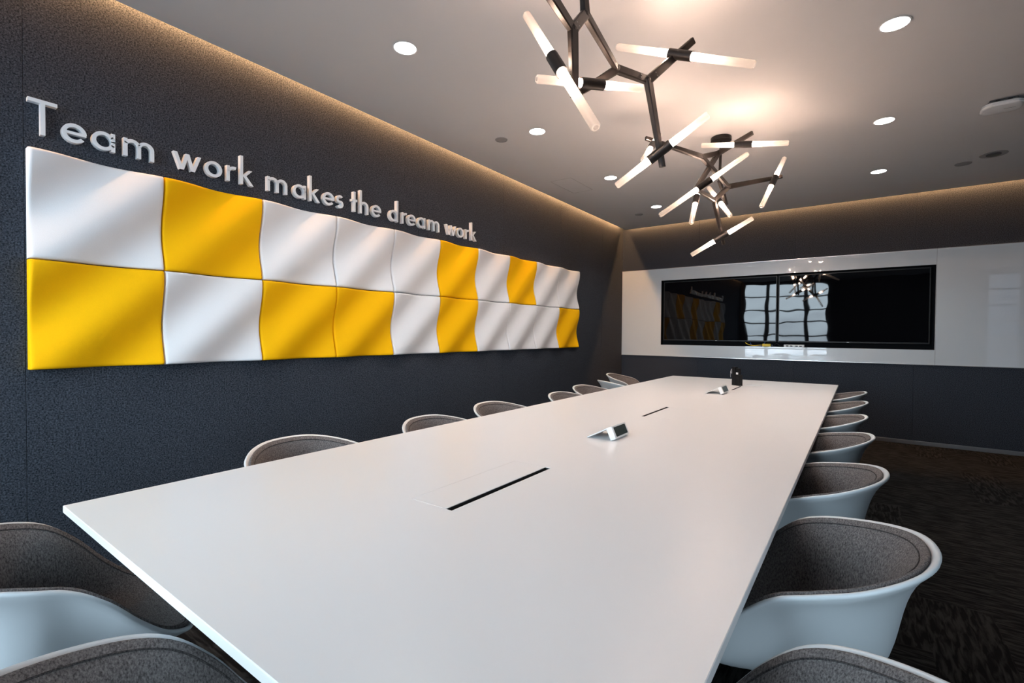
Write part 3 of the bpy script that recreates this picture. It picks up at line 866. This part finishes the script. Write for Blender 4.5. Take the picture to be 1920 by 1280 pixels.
ch = empty('branching_chandelier', (-.955, 4.232, ZC), 0, 'dark bronze branching chandelier with paired frosted glass tube lamps over the table', 'chandelier')
O = Vector(ch.location)
n_ = {k: Vector(v)-O for k, v in NODES.items()}
for lx, ly in ((0, 0), (-.03, -2.50)):
    MB().lathe([(-.032,.076),(-.030,.080),(-.004,.080),(-.0005,.078)], (lx, ly, 0), None, 40).build('canopy', M_['bronze'], ch, smooth=True)
def seg(a, b, w0=.034, w1=.024, t0=.024, t1=.018, name='branch'):
    return MB().bar(a, b, w0*1.22, t0*1.15, w1*1.2, t1*1.15, upv=(1, -.2, .1)).build(name, M_['bronze'], ch)
seg(Vector((0,0,-.03)), n_['Q0'], .016, .016, .016, .016, 'stem')
seg(Vector((-.03,-2.50,-.03)), n_['A1'], .018, .018, .018, .018, 'stem')
for a, b, w0, w1 in (('A1','A0',.038,.038),('A0','B',.038,.036),('B','D',.036,.028),('B','C',.034,.034),('C','C1',.034,.030),('C','E',.036,.030),('E','G',.034,.024),
                     ('E','F',.036,.036),('F','I',.040,.028),('F','H',.034,.026),('K','J',.034,.024),('K','P',.032,.030),('P','Nn',.034,.026),('P','O',.034,.028),
                     ('K','M',.034,.028),('M','R',.034,.024),('M','U',.034,.030),('U','W',.034,.026),('U','V',.038,.026),('Q0','Q1',.032,.028)):
    seg(n_[a], n_[b], w0, w1)
for k in 'BCEFKPMU':
    MB().box(n_[k], (.030,.030,.030), None, bevel=.009).build('joint', M_['bronze'], ch)
cd = (Vector((0,0,1.25))-O)
for a, b in (('B','C'),('E','C'),('F','E'),('F','H'),('F','I')):
    d = (n_[b]-n_[a]).normalized(); p = n_[a]+d*.045 if b != 'I' else n_[a]+d*.33
    side = Vector((0,0,1)).cross(d).normalized(); 
    v = Vector((1,-.2,.1)).normalized(); x = d.cross(v).normalized(); y = x.cross(d).normalized()
    for s in (-.008, .008):
        for sg in (1, -1):
            q_ = p + x*s + y*sg*.0125
            MB().tube(q_-y*sg*.002, q_+y*sg*.0016, .0026, seg=8).build('screw', M_['screw'], ch)
GL = .262; GR = .0175
def glass():
    mb = MB()
    pf = [(0,GR*.92),(.01,GR),(GL-.006,GR),(GL-.001,GR*.8),(GL,GR*.5)]
    mb.lathe(pf, (0,0,0), None, 24, cap=False)
    return mb.build('glass_tube', M_['tube'], None, smooth=True)
def bulb_():
    mb = MB(); mb.lathe([(.0,.006),(.004,.008),(.045,.008),(.055,.004)], (0,0,0), None, 12)
    return mb.build('bulb', M_['bulb'], None, smooth=True)
gp, bp_ = glass(), bulb_(); first = True
for k, (a, b) in enumerate(TUBES):
    a, b = Vector(a)-O, Vector(b)-O
    c = (a+b)/2; d = (b-a).normalized(); L = (b-a).length
    half = max(L/2, .22); sl = .06
    so = MB().lathe([(-sl,.0215),(-sl,.0235),(sl,.0235),(sl,.0215),(sl-.012,.0205),(-sl+.012,.0205)], c, d.to_track_quat('Z','Y').to_matrix(), 24, cap=False)
    so.tube(c-d*.04, c+d*.04, .0205, seg=20)
    so = so.build('lamp_socket', M_['bronze'], ch, smooth=True)
    for s in (1, -1):
        q = (d*s).to_track_quat('Z', 'Y')
        g = gp if first else gp.copy(); bb = bp_ if first else bp_.copy()
        if not first: COL.objects.link(g); COL.objects.link(bb)
        first = False
        for o, of in ((g, sl-.016), (bb, sl-.008)):
            o.parent = so; o.rotation_mode = 'QUATERNION'; o.rotation_quaternion = q; o.location = c+d*s*of
            if o is g: o.scale = (1, 1, (half-sl+.016)/GL)
